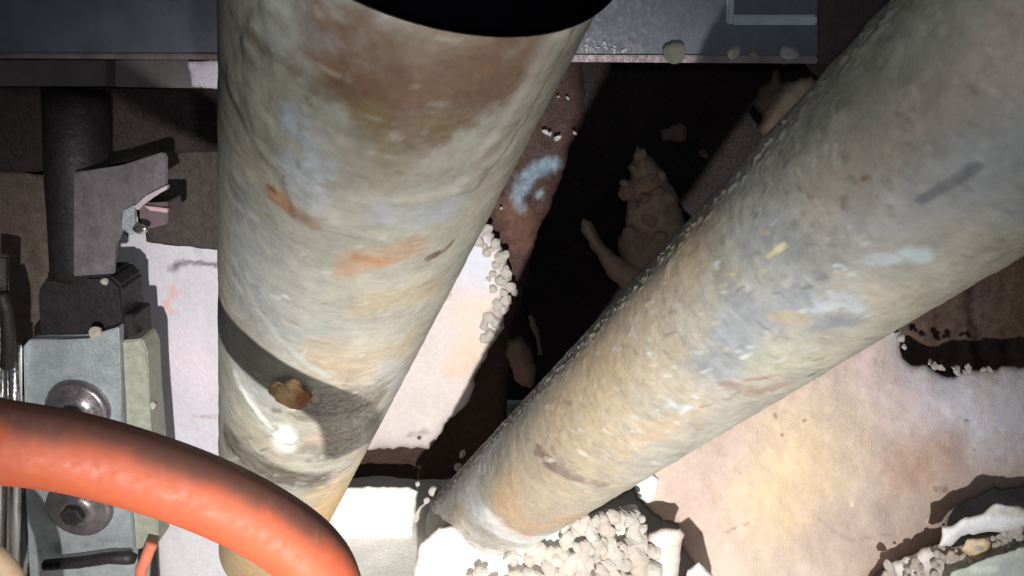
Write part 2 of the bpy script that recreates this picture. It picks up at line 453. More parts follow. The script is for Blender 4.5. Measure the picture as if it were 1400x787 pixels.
# brown knob of old sealant
def knob():
    bm = bmesh.new(); bmesh.ops.create_icosphere(bm, subdivisions=4, radius=1)
    V = np.array([v.co for v in bm.verts]); F = [[v.index for v in f.verts] for f in bm.faces]; bm.free()
    c0, t = PA.hit(402, 536); nrm = c0-PA.c; nrm -= D*(nrm@D); nrm /= np.linalg.norm(nrm); tan = np.cross(D, nrm)
    V = V*(1+.75*fbm(V*1.0, 1.5, 5, 3))[:, None]
    k = t/1000
    P = c0+(V[:, :1]*tan*27*k+V[:, 1:2]*nrm*13*k+V[:, 2:]*D*40*k)
    cols = np.tile(srgb((196, 160, 112)), (len(P), 1))
    r = sstep(-.1, .5, (V[:, 0]*(1 if tan@CR > 0 else -1))+.4*fbm(V, 2, 3, 8))[:, None]
    cols = cols*(1-r)+srgb((132, 88, 52))*r
    o = obj('sealant_knob', P, F, M_rock, pa, cols); o['label'] = 'brown sealant knob'
knob()

PB = Pipe(-39.6, -19.8, 0.055)
B_strokes = [
 ([(1180, 60), (1120, 180)], 60, (142, 138, 112), .7, .6, .5),
 ([(1300, 40), (1200, 160)], 70, (140, 138, 116), .7, .7, .4),
 ([(1110, 250), (1060, 330)], 60, (168, 166, 146), .7, .6, .5),
 ([(1150, 270), (1250, 180), (1400, 70)], 44, (176, 154, 136), .8, .5, .35),
 ([(1390, 30), (1400, 120)], 40, (178, 152, 132), .6, .6, .4),
 ([(1180, 330), (1300, 240), (1400, 190)], 50, (160, 160, 158), .8, .5, .35),
 ([(1262, 272), (1300, 250), (1332, 229)], 7, (108, 110, 116), .95, .3, .15),
 ([(1183, 243)], 6, (128, 72, 52), .9, .3, .6),
 ([(1235, 178)], 5, (130, 118, 106), .6, .3, .6),
 ([(1400, 345), (1230, 435), (1100, 500)], 15, (180, 172, 146), .8, .5, .4),
 ([(1150, 350), (1250, 320), (1340, 290)], 14, (168, 162, 148), .6, .5, .6),
 ([(1100, 130), (1000, 240), (940, 320)], 20, (176, 156, 136), .7, .5, .6),
 ([(940, 340), (860, 440), (760, 560)], 40, (202, 174, 136), .8, .5, .45),
 ([(1040, 330), (1060, 380), (1010, 440)], 48, (158, 162, 162), .85, .5, .5),
 ([(1130, 350), (1090, 330)], 24, (132, 134, 132), .6, .5, .5),
 ([(1090, 420), (1030, 440), (990, 500)], 34, (150, 157, 162), .85, .5, .5),
 ([(1000, 490), (960, 500)], 22, (126, 132, 140), .85, .5, .6),
 ([(1170, 440), (1120, 440)], 13, (132, 140, 147), .85, .4, .6),
 ([(1125, 415), (1160, 405), (1180, 425)], 12, (184, 198, 210), .85, .4, .8),
 ([(1190, 355), (1245, 350), (1262, 345)], 8, (184, 198, 200), .85, .4, .7),
 ([(1240, 345), (1262, 352)], 8, (184, 204, 208), .8, .4, .6),
 ([(1040, 500), (1080, 505), (1060, 480)], 22, (178, 174, 146), .8, .4, .8),
 ([(1060, 430), (1100, 438)], 9, (186, 164, 124), .8, .4, .8),
 ([(1050, 350), (1070, 335)], 3.5, (222, 208, 150), .9, .3, .4),
 ([(1012, 388), (1022, 394)], 6, (200, 198, 186), .8, .3, .5),
 ([(1075, 388), (1082, 384)], 5, (200, 198, 190), .8, .3, .5),
 ([(980, 362)], 5, (206, 214, 210), .8, .3, .5),
 ([(995, 525), (1040, 535), (1075, 522)], 9, (150, 108, 82), .7, .5, .9),
 ([(1020, 520), (1065, 512)], 4, (160, 110, 84), .7, .4, .6),
 ([(1110, 512), (1120, 506)], 5, (84, 74, 66), .8, .4, .8),
 ([(920, 420), (900, 470)], 30, (188, 172, 144), .7, .5, .7),
 ([(830, 520), (790, 600), (740, 680)], 66, (192, 168, 126), .8, .5, .5),
 ([(900, 500), (940, 560)], 30, (182, 168, 142), .7, .5, .8),
 ([(940, 560), (880, 600), (860, 620)], 14, (192, 166, 128), .7, .5, .7),
 ([(1000, 580), (930, 630), (880, 650)], 13, (186, 186, 168), .8, .4, .5),
 ([(780, 710), (720, 725), (690, 690)], 18, (204, 158, 106), .85, .4, .4),
 ([(700, 650), (690, 700)], 16, (206, 170, 122), .7, .5, .4),
 ([(916, 552), (935, 560)], 9, (196, 206, 214), .85, .4, .7),
 ([(735, 615), (765, 640), (790, 655)], 6, (124, 100, 92), .9, .4, .8),
 ([(790, 655), (825, 664)], 5, (140, 110, 96), .8, .4, .8),
 ([(755, 612), (775, 640)], 4, (150, 130, 116), .7, .4, .8),
 ([(670, 610), (640, 650), (650, 700)], 17, (208, 212, 220), .9, .5, .3),
 ([(640, 640), (600, 690), (590, 730)], 26, (206, 206, 200), .9, .5, .3),
 ([(630, 700), (625, 730)], 12, (212, 192, 160), .7, .5, .4),
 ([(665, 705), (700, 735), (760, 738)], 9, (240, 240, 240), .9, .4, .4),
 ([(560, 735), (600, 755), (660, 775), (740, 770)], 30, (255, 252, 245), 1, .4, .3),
]
B_strokes += flakes(110, (880, 300, 1200, 560), [(200, 200, 190), (206, 190, 150), (128, 122, 116), (190, 204, 212)], 1, 3.4, (1, -.15), 8)
B_strokes += flakes(60, (740, 440, 960, 680), [(214, 206, 186), (160, 134, 104), (200, 206, 210)], 1, 3, (1, .45), 9)
B_strokes += flakes(50, (1000, 120, 1250, 330), [(190, 186, 166), (130, 124, 108)], 1.5, 5, (.3, 1), 10)
pb = thing('drain_pipe', PB.c+D*0.62, 'pipe slanting down from the upper right corner, crusted along its left edge', 'pipe')
def reliefB(uv, P):
    a = PB.conv(1090, 155)[0]; b = PB.conv(720, 550)[0]
    u = uv[:, 0]; u0 = a[0]; lim = min(a[0], b[0])
    s = np.sign(PB.conv(1000, 400)[0][0]-u0)      # inward direction
    k = 1-sstep(0.000, 0.016, np.abs(u-u0-(-s)*0.002))
    rg = sstep(.0, .5, fbm(P, 380, 3, 31))
    h = .0014*k*rg+.0005*sstep(.1, .6, fbm(P, 120, 4, 33))
    return h
PB.build('pipe_wall', -0.30, 0.86, 330, 640, M_pipe, (174, 168, 150), B_strokes, pb, 0.0005, 41, reliefB)

# ------------------------------------------------------------------ orange hose
hp = [(-900, 560, .25), (-500, 572, .245), (-170, 586, .245), (-60, 594, .258), (0, 603, .268), (100, 618, .281), (200, 645, .292), (290, 678, .302), (365, 716, .311), (420, 757, .318), (446, 800, .324), (452, 860, .330), (450, 930, .335)]
HO = 0.83
hp3 = spline([atd(x, y, d*HO) for x, y, d in hp], 14)
V, F = sweep(hp3, 0.0153*HO, 40)
hc = np.tile(srgb((132, 62, 39)), (len(V), 1))*(1+.06*fbm(V, 40, 3, 2))[:, None]
# shade on the upper side, painted into the hose colour
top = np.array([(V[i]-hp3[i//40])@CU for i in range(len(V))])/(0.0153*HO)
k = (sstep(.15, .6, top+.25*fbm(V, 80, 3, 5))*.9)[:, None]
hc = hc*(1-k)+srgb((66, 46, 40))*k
sp = (sstep(.42, .6, fbm(V, 500, 2, 6))*.03)[:, None]
hc = hc*(1-sp)+srgb((214, 150, 90))*sp
tag(obj('hose', V, F, M_hose, None, hc), 'thick orange hose curving across the lower left corner', 'hose')

# ------------------------------------------------------------------ steel beam at the top
YB = 0.60
def zof(py, Y): return atY(700, py, Y)[2]
beam = thing('steel_beam', atY(600, 84, YB), 'grey painted steel beam across the top behind both pipes', 'beam')
prism('web', rect(-260, -260, 1118, 76), YB, 0.012, M_beam, beam, .001)
prism('flange', [(-260, 72), (1118, 76), (1118, 87), (-260, 78)], YB-.006, 0.08, M_lip, beam, .001)
prism('rim', [(1000, 20), (1118, 20), (1118, 34), (1000, 34)], YB-.006, 0.008, M_rim, beam, .0015)
prism('rim', [(994, -60), (1004, -60), (1004, 33), (994, 33)], YB-.005, 0.007, M_rim, beam, .0012)

# ------------------------------------------------------------------ stones
def rock_mesh(name, seed, sub=2):
    bm = bmesh.new(); bmesh.ops.create_icosphere(bm, subdivisions=sub, radius=1)
    V = np.array([v.co for v in bm.verts]); F = [[v.index for v in f.verts] for f in bm.faces]; bm.free()
    r = 1+.30*fbm(V+seed*5.1, .9, 3, seed)
    for q in range(7):                                  # flat broken faces
        rr = np.random.default_rng(seed*31+q); n = rr.normal(size=3); n /= np.linalg.norm(n)
        d = V@n; lim = rr.uniform(.55, .85)
        r = np.where(d*r > lim, lim/np.maximum(d, .2), r)
    me = bpy.data.meshes.new(name); me.from_pydata((V*r[:, None]).tolist(), [], F); me.update()
    return me
RM = [rock_mesh('stone', k+1, 2) for k in range(8)]
for k, me in enumerate(RM): me.materials.append(M_stone if k % 2 == 0 else M_stone2)
RMw = [rock_mesh('grain', k+30, 1) for k in range(3)]
for me in RMw: me.materials.append(M_wet)
def stone(name, p, r, parent=None, me=None, sc=(1, 1, 1), rot=None, mat=None):
    m = me or random.choice(RM)
    o = bpy.data.objects.new(name, m); COL.objects.link(o)
    if parent is not None: o.parent = parent; p = np.array(p)-wloc(parent)
    o.location = tuple(float(v) for v in p); o.scale = (r*sc[0], r*sc[1], r*sc[2])
    o.rotation_euler = rot or [random.uniform(0, 6.28) for _ in range(3)]
    return o

# crumbs lying on the beam's ledge
def crumb(px, py, rp, Y, label, col, sc=(1, 1, 1), seed=1):
    m = make_mat('crumb_stone', .9, .6, 400, .1, 150, col=col)
    me = rock_mesh('crumb', seed, 3); me.materials.append(m)
    p = atY(px, py, Y); o = stone('crumb', p, rp*p[1]/1000, None, me, sc, rot=(0.2, .3, seed))
    return tag(o, label, 'crumb')
crumb(921, 72, 15, YB-.010, 'round olive crumb on the beam ledge between the pipes', (128, 128, 112), (1.05, .6, 1), 3)
crumb(1003, 70, 12, YB-.012, 'jagged whitish crumb on the beam ledge under the pale rim', (190, 186, 172), (1.1, .6, .8), 4)
crumb(1030, 73, 10, YB-.010, 'small beige crumb right of the jagged whitish one', (150, 142, 128), (1.2, .6, .7), 5)
crumb(1080, 71, 11, YB-.010, 'pale grey crumb near the right end of the beam ledge', (150, 152, 156), (1.1, .6, .9), 6)
gl = thing('wet_grit', atY(825, 72, YB-.008), 'glittering wet grit on the beam beside the middle pipe', 'grit')
for q in range(46):
    t = random.random(); x = 792+t*64; y = 72-random.random()*(22*(1-t)+4)
    stone('grain', atY(x, y, YB-.003), random.uniform(.0007, .0019), gl, random.choice(RMw), (1.4, .6, .7))

# ------------------------------------------------------------------ upper left: batten, board, bracket
bt = thing('metal_batten', atY(120, 122, .66), 'dull grey two-piece strip just under the left end of the beam', 'strip')
prism('segment', [(-260, 80), (143, 80), (145, 118), (-260, 118)], .66, .02, make_mat('dull_grey', .6, .3, 200, .2, 60, col=(84, 78, 78)), bt)
prism('segment', [(156, 80), (300, 80), (300, 121), (156, 119)], .66, .02, make_mat('dull_grey', .6, .3, 200, .2, 60, col=(90, 86, 86)), bt)
prism('groove_fill', [(143, 80), (156, 80), (156, 119), (143, 118)], .664, .012, make_mat('dark_joint', .8, .3, 200, .2, 60, col=(62, 56, 42)), bt, 0.0005)
tag(chunk('plaster_dab', [(256, 84), (300, 82), (300, 122), (262, 118)], .655, M_plaster, .01, .003, .01, 4, .0006, 80, 1, (205, 200, 215), seed=14),
    'bright whitish dab on the strip against the middle pipe', 'plaster')
tag(chunk('brown_board', [(-260, 112), (320, 112), (320, 205), (225, 210), (150, 226), (60, 234), (-260, 238)], .735, M_earth, .03, .004, .02, 7, .003, 25, 1.5, (50, 40, 40), seed=15),
    'dark brown board under the dull strip at upper left', 'board')
tag(chunk('timber_panel', [(196, 190), (318, 190), (318, 345), (200, 330)], .775, M_earth, .03, .004, .02, 5, .002, 25, 1, (70, 62, 58), seed=16),
    'shadowy brown upright panel between bracket and middle pipe', 'board')
tag(chunk('pale_board', [(-240, 200), (74, 240), (78, 330), (66, 400), (54, 480), (-240, 500)], .74, M_earth, .03, .004, .02, 6, .0015, 25, 1, (96, 82, 74), seed=17),
    'tan board at the left edge behind the dark shaft', 'board')
br = thing('metal_bracket', atY(170, 380, .66), 'mottled grey sheet bracket with folded corner at upper left', 'bracket')
o = prism('plate', [(100, 236), (165, 226), (222, 208), (228, 212), (228, 256), (200, 268), (183, 284), (172, 306), (158, 330), (156, 374), (100, 378)], .66, .004, make_mat('mottled_sheet', .5, .3, 300, .3, 70, col=(112, 106, 110), metal=.3), br)
prism('folded_edge', [(183, 282), (200, 267), (228, 253), (228, 259), (204, 272), (188, 288)], .654, .006, make_mat('bright_edge', .4, .1, 300, .1, 60, col=(205, 190, 195), metal=.3), br, .0006)
prism('side_lip', [(168, 288), (183, 280), (184, 306), (196, 312), (178, 322), (166, 312)], .655, .006, M_zinc, br, .0008)
prism('lower_box', [(190, 278), (229, 276), (229, 306), (200, 314), (190, 300)], .67, .03, make_mat('box_dark', .6, .2, 300, .2, 60, col=(100, 84, 88)), br)
prism('box_edge', [(196, 281), (229, 285), (229, 291), (205, 288)], .664, .004, make_mat('edge_pink', .5, .2, 300, .1, 60, col=(190, 160, 160)), br, .0005)
bm = bmesh.new(); p = atY(192, 313, .648); bmesh.ops.create_icosphere(bm, subdivisions=3, radius=.0055, matrix=Matrix.Translation(p.tolist()) @ Matrix.Diagonal((1.3, .6, .8, 1)))
bm_obj('screw_head', bm, M_chrome, br, True)
# dark shaft and black block
sh = thing('iron_shaft', atY(115, 462, .655), 'blackened shaft running down into a stepped black block', 'shaft')
V, F = sweep([atY(104, 124, .696), atY(106, 250, .696), atY(109, 300, .696), atY(111, 350, .696), atY(112, 376, .696)], [.0275]*5, 36)
obj('shaft', V, F, M_dark, sh)
prism('block', [(62, 380), (150, 376), (166, 392), (168, 440), (164, 470), (54, 472), (50, 400)], .674, .045, M_dark, sh, .003)
prism('step', [(162, 430), (184, 430), (187, 474), (162, 474)], .677, .035, M_dark, sh, .0015)
tag(stone('pebble', atY(143, 384, .670), .0045, None, RM[1]), 'tiny pinkish pebble on the black block', 'pebble')

# ------------------------------------------------------------------ left plaster wall panel
tag(chunk('plaster_sheet', [(156, 306), (318, 306), (322, 460), (322, 800), (330, 905), (214, 905), (213, 760), (206, 640), (200, 480), (190, 452), (172, 440), (166, 400), (158, 385)], .79, M_plaster, .05, .004, .012, 4, .0035, 18, .8,
   (200, 196, 204), [
   ([(215, 335), (280, 330)], 26, (205, 205, 210), .6, .6, .4),
   ([(240, 362), (262, 358), (300, 363)], 2.6, (92, 84, 88), .95, .4, .6),
   ([(235, 366), (248, 358)], 4.5, (120, 112, 118), .9, .5, .6),
   ([(270, 335), (272, 345)], 5, (165, 160, 172), .7, .5, .7),
   ([(236, 395), (240, 402), (226, 416)], 5, (214, 160, 150), .8, .6, .5),
   ([(228, 420), (238, 428)], 4, (220, 160, 150), .7, .6, .5),
   ([(190, 408), (215, 410)], 3, (190, 196, 204), .7, .6, .5),
   ([(240, 480), (280, 520)], 28, (222, 206, 214), .7, .7, .4),
   ([(268, 568), (290, 570), (306, 563)], 1.6, (170, 150, 150), .9, .4, .6),
   ([(230, 760), (290, 740)], 30, (208, 208, 206), .6, .6, .5)], seed=18, vary=.05),
   'white plaster sheet with a thin crack, left of the middle pipe', 'plaster')

# ------------------------------------------------------------------ clamp at the lower left
YC = .66
cl = thing('pipe_clamp', atY(110, 860, YC), 'zinc clamp plate with two round bolts behind the orange hose', 'clamp')
prism('face_plate', [(31, 474), (40, 464), (122, 464), (136, 455), (162, 447), (165, 560), (176, 680), (182, 752), (178, 880), (44, 880), (36, 680)], YC, .012, M_zinc, cl, .0012)
o = prism('side_strip', [(167, 466), (194, 463), (201, 480), (205, 560), (213, 650), (216, 744), (186, 752), (176, 640)], YC+.006, .03, M_grey, cl, .0015); o['label'] = 'greenish grey side strip'
for (cx, cy, R) in ((110, 556, 46), (112, 690, 50)):
    c = atY(cx, cy, YC); k = c[1]/1000*1.05
    prof = [(0, R*.98), (-.004, R), (-.008, R*.97), (-.010, R*.86), (-.0105, R*.60), (-.013, R*.52), (-.015, R*.40), (-.015, R*.30), (-.008, R*.27), (-.007, 0.5)]
    V = []; F = []; ns = 48
    for dy, rr in prof:
        for q in range(ns):
            a = 2*math.pi*q/ns; rq = rr*k
            V.append((c[0]+math.cos(a)*rq, c[1]+dy, c[2]+math.sin(a)*rq))
    for j in range(len(prof)-1):
        for q in range(ns):
            q2 = (q+1) % ns; F.append([j*ns+q, j*ns+q2, (j+1)*ns+q2, (j+1)*ns+q])
    bo = obj('bolt', V, F, make_mat('bolt_steel', .35, .1, 300, .3, 80, col=(118, 112, 114), metal=.7), cl)
    bm = bmesh.new(); bmesh.ops.create_cone(bm, segments=6, radius1=R*.36*k, radius2=R*.33*k, depth=.012, cap_ends=True, matrix=Matrix.Translation((c[0], c[1]-.016, c[2])) @ Matrix.Rotation(math.pi/2, 4, 'X') @ Matrix.Rotation(.3, 4, 'Z'))
    bmesh.ops.bevel(bm, geom=list(bm.edges), offset=.0008, segments=1, affect='EDGES')
    bm_obj('hex_head', bm, M_dark, bo)
tag(stone('pebble', atY(131, 455, YC-.004), .0065, None, RM[3]), 'small grey pebble on top corner of the clamp plate', 'pebble')
tag(stone('pebble', atY(207, 553, .672), .0055, None, RM[0]), 'white pebble stuck right of the clamp side strip', 'pebble')
V, F = sweep([atY(62, 772, YC-.012), atY(110, 768, YC-.014), atY(150, 762, YC-.014), atY(176, 762, YC-.012), atY(186, 764, YC-.01)], [.006, .0065, .0065, .0075, .005], 16)
o = obj('pin', V, F, M_dark, cl); o['label'] = 'dark horizontal pin'
V, F = sweep(spline([atY(208, 742, .645), atY(200, 762, .642), atY(192, 790, .64), atY(196, 870, .64)], 8), .0062, 14)
tag(obj('salmon_wire', V, F, M_copper), 'short salmon coloured wire below the clamp strip', 'wire')
for (x0, x1, r, lab) in ((-2, -4, .0085, 'chrome rod at the very left edge of the picture'), (20, 22, .0062, 'thin chrome rod between the edge rod and clamp plate')):
    V, F = sweep([atY(x0, 350 if x0 < 0 else 470, .655), atY((x0+x1)/2, 600, .655), atY(x1, 880, .655)], r, 24)
    tag(obj('chrome_rod', V, F, M_chrome), lab, 'rod', 'chrome rods at left')
V, F = sweep(spline([atY(2, 400, .63), atY(10, 430, .63), atY(12, 470, .632), atY(10, 500, .64)], 8), .006, 16)
tag(obj('curved_cable', V, F, M_dark), 'dark curved cable over the edge rod at left', 'cable')
V, F = sweep(spline([atY(-60, 740, .5), atY(-20, 755, .5), atY(10, 785, .5), atY(30, 830, .5), atY(38, 900, .5)], 8), .0105, 24)
tag(obj('tan_tube', V, F, M_tan), 'tan tube curving out of the bottom left corner', 'tube')

# ------------------------------------------------------------------ behind and between the pipes
tag(chunk('earth_bank', [(300, 70), (800, 70), (796, 150), (770, 240), (730, 330), (716, 400), (700, 470), (690, 560), (700, 640), (690, 690), (300, 690)], 1.03, M_earth, .25, .02, .05, 6, .012, 22, 2.5,
   (66, 47, 42), [
   ([(712, 262), (730, 232), (755, 222)], 10, (128, 150, 166), .9, .5, .5),
   ([(706, 270), (712, 285)], 6, (140, 165, 180), .8, .5, .5),
   ([(735, 268), (740, 262)], 4, (150, 165, 170), .7, .5, .5),
   ([(700, 290), (720, 330)], 20, (130, 92, 72), .5, .6, .5)], seed=22),
   'brown damp earth bank behind the middle pipe with a bluish smear', 'earth', kind='structure')
for n, (x, y, r) in enumerate([(746, 180, 5), (762, 189, 7), (786, 182, 5), (763, 132, 3), (776, 134, 3), (676, 266, 4), (685, 285, 3), (752, 183, 4)]):
    tag(stone('wet_pebble', atY(x, y, .985), r*.00095, None, RMw[n % 3], (1.3, .7, .8)), ['leftmost glinting pebble of the close bunch above the bluish smear', 'biggest glinting pebble in the bunch above the bluish smear', 'rightmost glinting pebble of the bunch above the bluish smear', 'left one of two faint glinting pebbles high on the bank', 'right one of two faint glinting pebbles high on the bank', 'glinting pebble left of the bluish smear near the middle pipe', 'lowest glinting pebble below left of the bluish smear', 'small glinting pebble between the two biggest of the bunch'][n], 'pebble', 'glinting wet pebbles on the bank')
tag(chunk('plaster_slab', [(655, 296), (668, 310), (684, 330), (696, 362), (702, 392), (690, 420), (684, 452), (668, 480), (655, 505), (640, 545), (612, 580), (586, 613), (470, 613), (470, 500), (560, 380)], .97, M_plaster, .05, .012, .022, 4, .003, 26, 2.2,
   (216, 206, 202), [
   ([(650, 345), (655, 380)], 24, (205, 212, 232), .7, .7, .4),
   ([(655, 420), (640, 440)], 22, (236, 208, 186), .6, .6, .4),
   ([(630, 500), (640, 480)], 20, (232, 196, 160), .6, .6, .5),
   ([(600, 412), (615, 404)], 3, (130, 100, 92), .8, .5, .6),
   ([(672, 320), (690, 360), (690, 400), (676, 430)], 9, (168, 146, 146), .7, .5, .8),
   ([(560, 594), (585, 590)], 3, (150, 140, 140), .7, .5, .6)], seed=23, vary=.05),
   'long white plaster slab leaning right behind the middle pipe', 'plaster slab')
cr = thing('grit_crust', atY(680, 440, .955), 'whitish lumpy crust along the right edge of the plaster slab', 'crust')
for (x, y, r) in [(651, 328, 8), (664, 345, 6), (675, 333, 7), (683, 352, 8), (676, 362, 6), (690, 372, 7), (683, 384, 8), (696, 392, 7), (672, 395, 6), (690, 408, 8), (679, 418, 7), (667, 434, 8), (676, 440, 8), (660, 446, 6), (668, 458, 9), (659, 462, 6), (665, 312, 6), (672, 374, 5), (686, 425, 6), (655, 318, 6)]:
    stone('lump', atY(x+2, y, .957), r*.00125, cr, RM[int(x) % 4*2])
    stone('lump', atY(x+random.uniform(-5, 8), y+random.uniform(-8, 8), .958), r*.0009, cr, RM[int(y) % 4*2]) #, random.choice(RM))
# rough lumps in the dark gap
def lump(name, out, Y, label, cat, col, seed, **k):
    return tag(chunk(name, out, Y, M_rock, k.get('thick', .22), k.get('bulge', .03), k.get('edge', .03), k.get('step', 3.5), k.get('amp', .008), k.get('freq', 42), k.get('jag', 2.2), col, k.get('strokes', ()), seed=seed, vary=.25, ridged=k.get('ridged', False)), label, cat)
lump('crumbly_rock', [(872, 198), (884, 206), (892, 222), (912, 236), (926, 262), (936, 300), (960, 330), (960, 420), (870, 420), (852, 370), (846, 330), (856, 300), (858, 276), (846, 268), (850, 252), (860, 245), (858, 228), (866, 215)], 1.12,
     'knobbly brown rock standing upright in the dark gap', 'rock', (178, 150, 132), 31, amp=.013, freq=34, jag=2.5)
lump('rock_spike', [(796, 300), (806, 304), (818, 322), (836, 342), (862, 362), (900, 380), (900, 440), (868, 420), (846, 392), (826, 368), (806, 336), (796, 316)], 1.09,
     'thin brown rock spike pointing up left beside the knobbly rock', 'rock', (176, 150, 132), 32, amp=.005)
lump('rock_lump', [(900, 178), (918, 172), (930, 167), (940, 178), (936, 192), (906, 194)], 1.16, 'small pinkish brown lump floating above the knobbly rock tip', 'rock', (120, 102, 92), 33, bulge=.012, edge=.015, amp=.003, step=2.5)['label'] = 'small pinkish brown lump on the dark wall above the knobbly rock'
lump('rock_lump', [(954, 206), (962, 204), (972, 214), (966, 220), (956, 214)], 1.16, 'tiny', 'rock', (112, 84, 72), 34, bulge=.008, edge=.01, amp=.002, step=2)['label'] = 'tiny brown lump beside the right pipe on the dark wall'
_ = lump('crumbly_rock', [(1036, 122), (1052, 112), (1056, 96), (1064, 92), (1070, 112), (1110, 104), (1150, 150), (1090, 220), (1046, 196), (1034, 176), (1040, 160), (1030, 142)], 1.12, 'pale brown knobbly rock under the beam touching the right pipe', 'rock', (104, 92, 80), 35, amp=.010, freq=36)
lump('rock_lump', [(694, 462), (712, 458), (724, 476), (734, 500), (728, 530), (712, 530), (700, 506), (690, 484)], 1.0, 'low', 'rock', (128, 104, 92), 36, bulge=.02, amp=.006)['label'] = 'brown lump low in the gap right of the plaster slab'
lump('rock_sliver', [(722, 432), (728, 430), (738, 458), (742, 484), (736, 486), (730, 462)], 1.02, 'thin greenish stone sliver in the dark gap above the low lump', 'rock', (120, 112, 92), 37, bulge=.006, edge=.01, amp=.001, step=2.5, thick=.26, jag=1)
kn = bpy.data.objects['crumbly_rock']
mk = make_mat('knob_rock', .9, .6, 400, .2, 120, col=(182, 156, 138))
KM = []
for q in (1, 2, 5):
    m_ = RM[q].copy(); m_.materials.clear(); m_.materials.append(mk); KM.append(m_)
for (x, y, q) in [(876, 212, 9), (868, 230, 8), (858, 262, 11), (854, 250, 7), (866, 280, 10), (884, 246, 12), (898, 262, 11), (880, 270, 12), (904, 240, 8), (862, 318, 12), (872, 340, 11), (888, 300, 14), (904, 290, 13), (900, 325, 13), (882, 325, 9), (856, 335, 8), (915, 270, 10)]:
    stone('knob', atY(x, y, 1.095), q*.0011, kn, KM[(x+y) % 3], (1, .8, 1.25))
# dark block behind the beam's right end
prism('dark_post', [(1112, -200), (1230, -200), (1230, 88), (1120, 88)], .70, .06, make_mat('post_dark', .8, .4, 200, .3, 60, col=(58, 46, 50)))
tag(bpy.data.objects['dark_post'], 'dark post behind the right end of the beam', 'post')
# brown furrowed timber at right
tag(chunk('furrowed_timber', [(1150, 300), (1480, 230), (1560, 300), (1560, 640), (1180, 640)], 1.05, M_earth, .10, .01, .04, 5, .016, 30, 2,
   (118, 98, 88), [([(1325, 380), (1322, 420), (1330, 460), (1338, 500)], 7, (58, 34, 32), .9, .5, .5),
   ([(1370, 450), (1372, 500)], 4, (64, 46, 36), .8, .5, .5), ([(1280, 430), (1278, 470)], 5, (74, 54, 50), .7, .5, .5),
   ([(1390, 380), (1400, 440)], 24, (132, 108, 86), .7, .6, .4)], seed=41, vary=.3, aniso=(1, 1, .28)),
   'dark brown furrowed timber at the right edge above the boulder', 'timber')

# ------------------------------------------------------------------ boulder
def YBo(x, y): return .845-.085*np.clip((y-500)/300, 0, 1.4)+.04*(x-1150)/400
tag(chunk('boulder', [(800, 560), (1100, 420), (1230, 452), (1232, 478), (1244, 492), (1268, 504), (1300, 512), (1330, 502), (1400, 500), (1560, 490), (1600, 620), (1500, 640), (1400, 664), (1360, 670), (1320, 684), (1302, 694), (1300, 706), (1292, 736), (1250, 760), (1200, 784), (1180, 900), (1150, 1060), (990, 1060), (960, 800), (934, 740), (926, 718), (905, 712), (884, 690), (890, 660)],
   YBo, M_plaster, .16, .028, .05, 4, .0075, 30, 3.2, (204, 186, 172), [
   ([(1400, 560), (1340, 580), (1260, 520)], 60, (222, 222, 234), .9, .6, .35),
   ([(1180, 500), (1230, 540)], 34, (212, 186, 182), .7, .6, .4),
   ([(1100, 620), (1060, 680)], 60, (222, 198, 160), .8, .7, .35),
   ([(1240, 640), (1290, 620)], 36, (192, 158, 140), .8, .6, .4),
   ([(980, 600), (940, 660), (960, 720)], 34, (188, 166, 156), .7, .6, .4),
   ([(1200, 700), (1120, 740), (1240, 720)], 26, (184, 164, 154), .6, .6, .4),
   ([(990, 728), (1010, 720), (1024, 716)], 1.8, (140, 114, 104), .8, .4, .7),
   ([(1120, 710), (1160, 738), (1220, 730)], 2, (170, 148, 138), .7, .4, .8),
   ([(1280, 668), (1292, 670)], 2.4, (130, 108, 98), .8, .4, .7),
   ([(1060, 568)], 2.6, (110, 92, 88), .9, .4, .6), ([(1100, 574)], 2.4, (110, 92, 88), .9, .4, .6), ([(1070, 594)], 3, (110, 92, 88), .9, .4, .6),
   ([(1322, 575)], 2, (120, 110, 120), .9, .4, .6), ([(1332, 614)], 2.2, (120, 100, 100), .9, .4, .6), ([(1180, 604), (1190, 602)], 4, (206, 176, 160), .7, .5, .8),
   ([(1268, 712)], 3, (240, 230, 214), .9, .4, .5), ([(1164, 690)], 2.5, (246, 238, 226), .9, .4, .5)] +
   flakes(70, (930, 480, 1300, 640), [(216, 196, 178), (184, 160, 146), (200, 170, 164)], 1, 2.6, (1, .8), 21), seed=42, vary=.10),
   'large pinkish cream boulder filling the lower right', 'boulder')
for n, (x, y, r) in enumerate([(1232, 462, 7), (1236, 474, 5), (1278, 502, 6), (1308, 507, 5)]):
    tag(stone('pebble', atY(x, y, .80), r*.0008, None, RM[n*2]), ['white pebble at the boulder top where it meets the right pipe', 'small white pebble just under the topmost one on the boulder', 'white pebble on the boulder rim below the dark timber', 'rightmost white pebble on the boulder rim below the dark timber'][n], 'pebble')

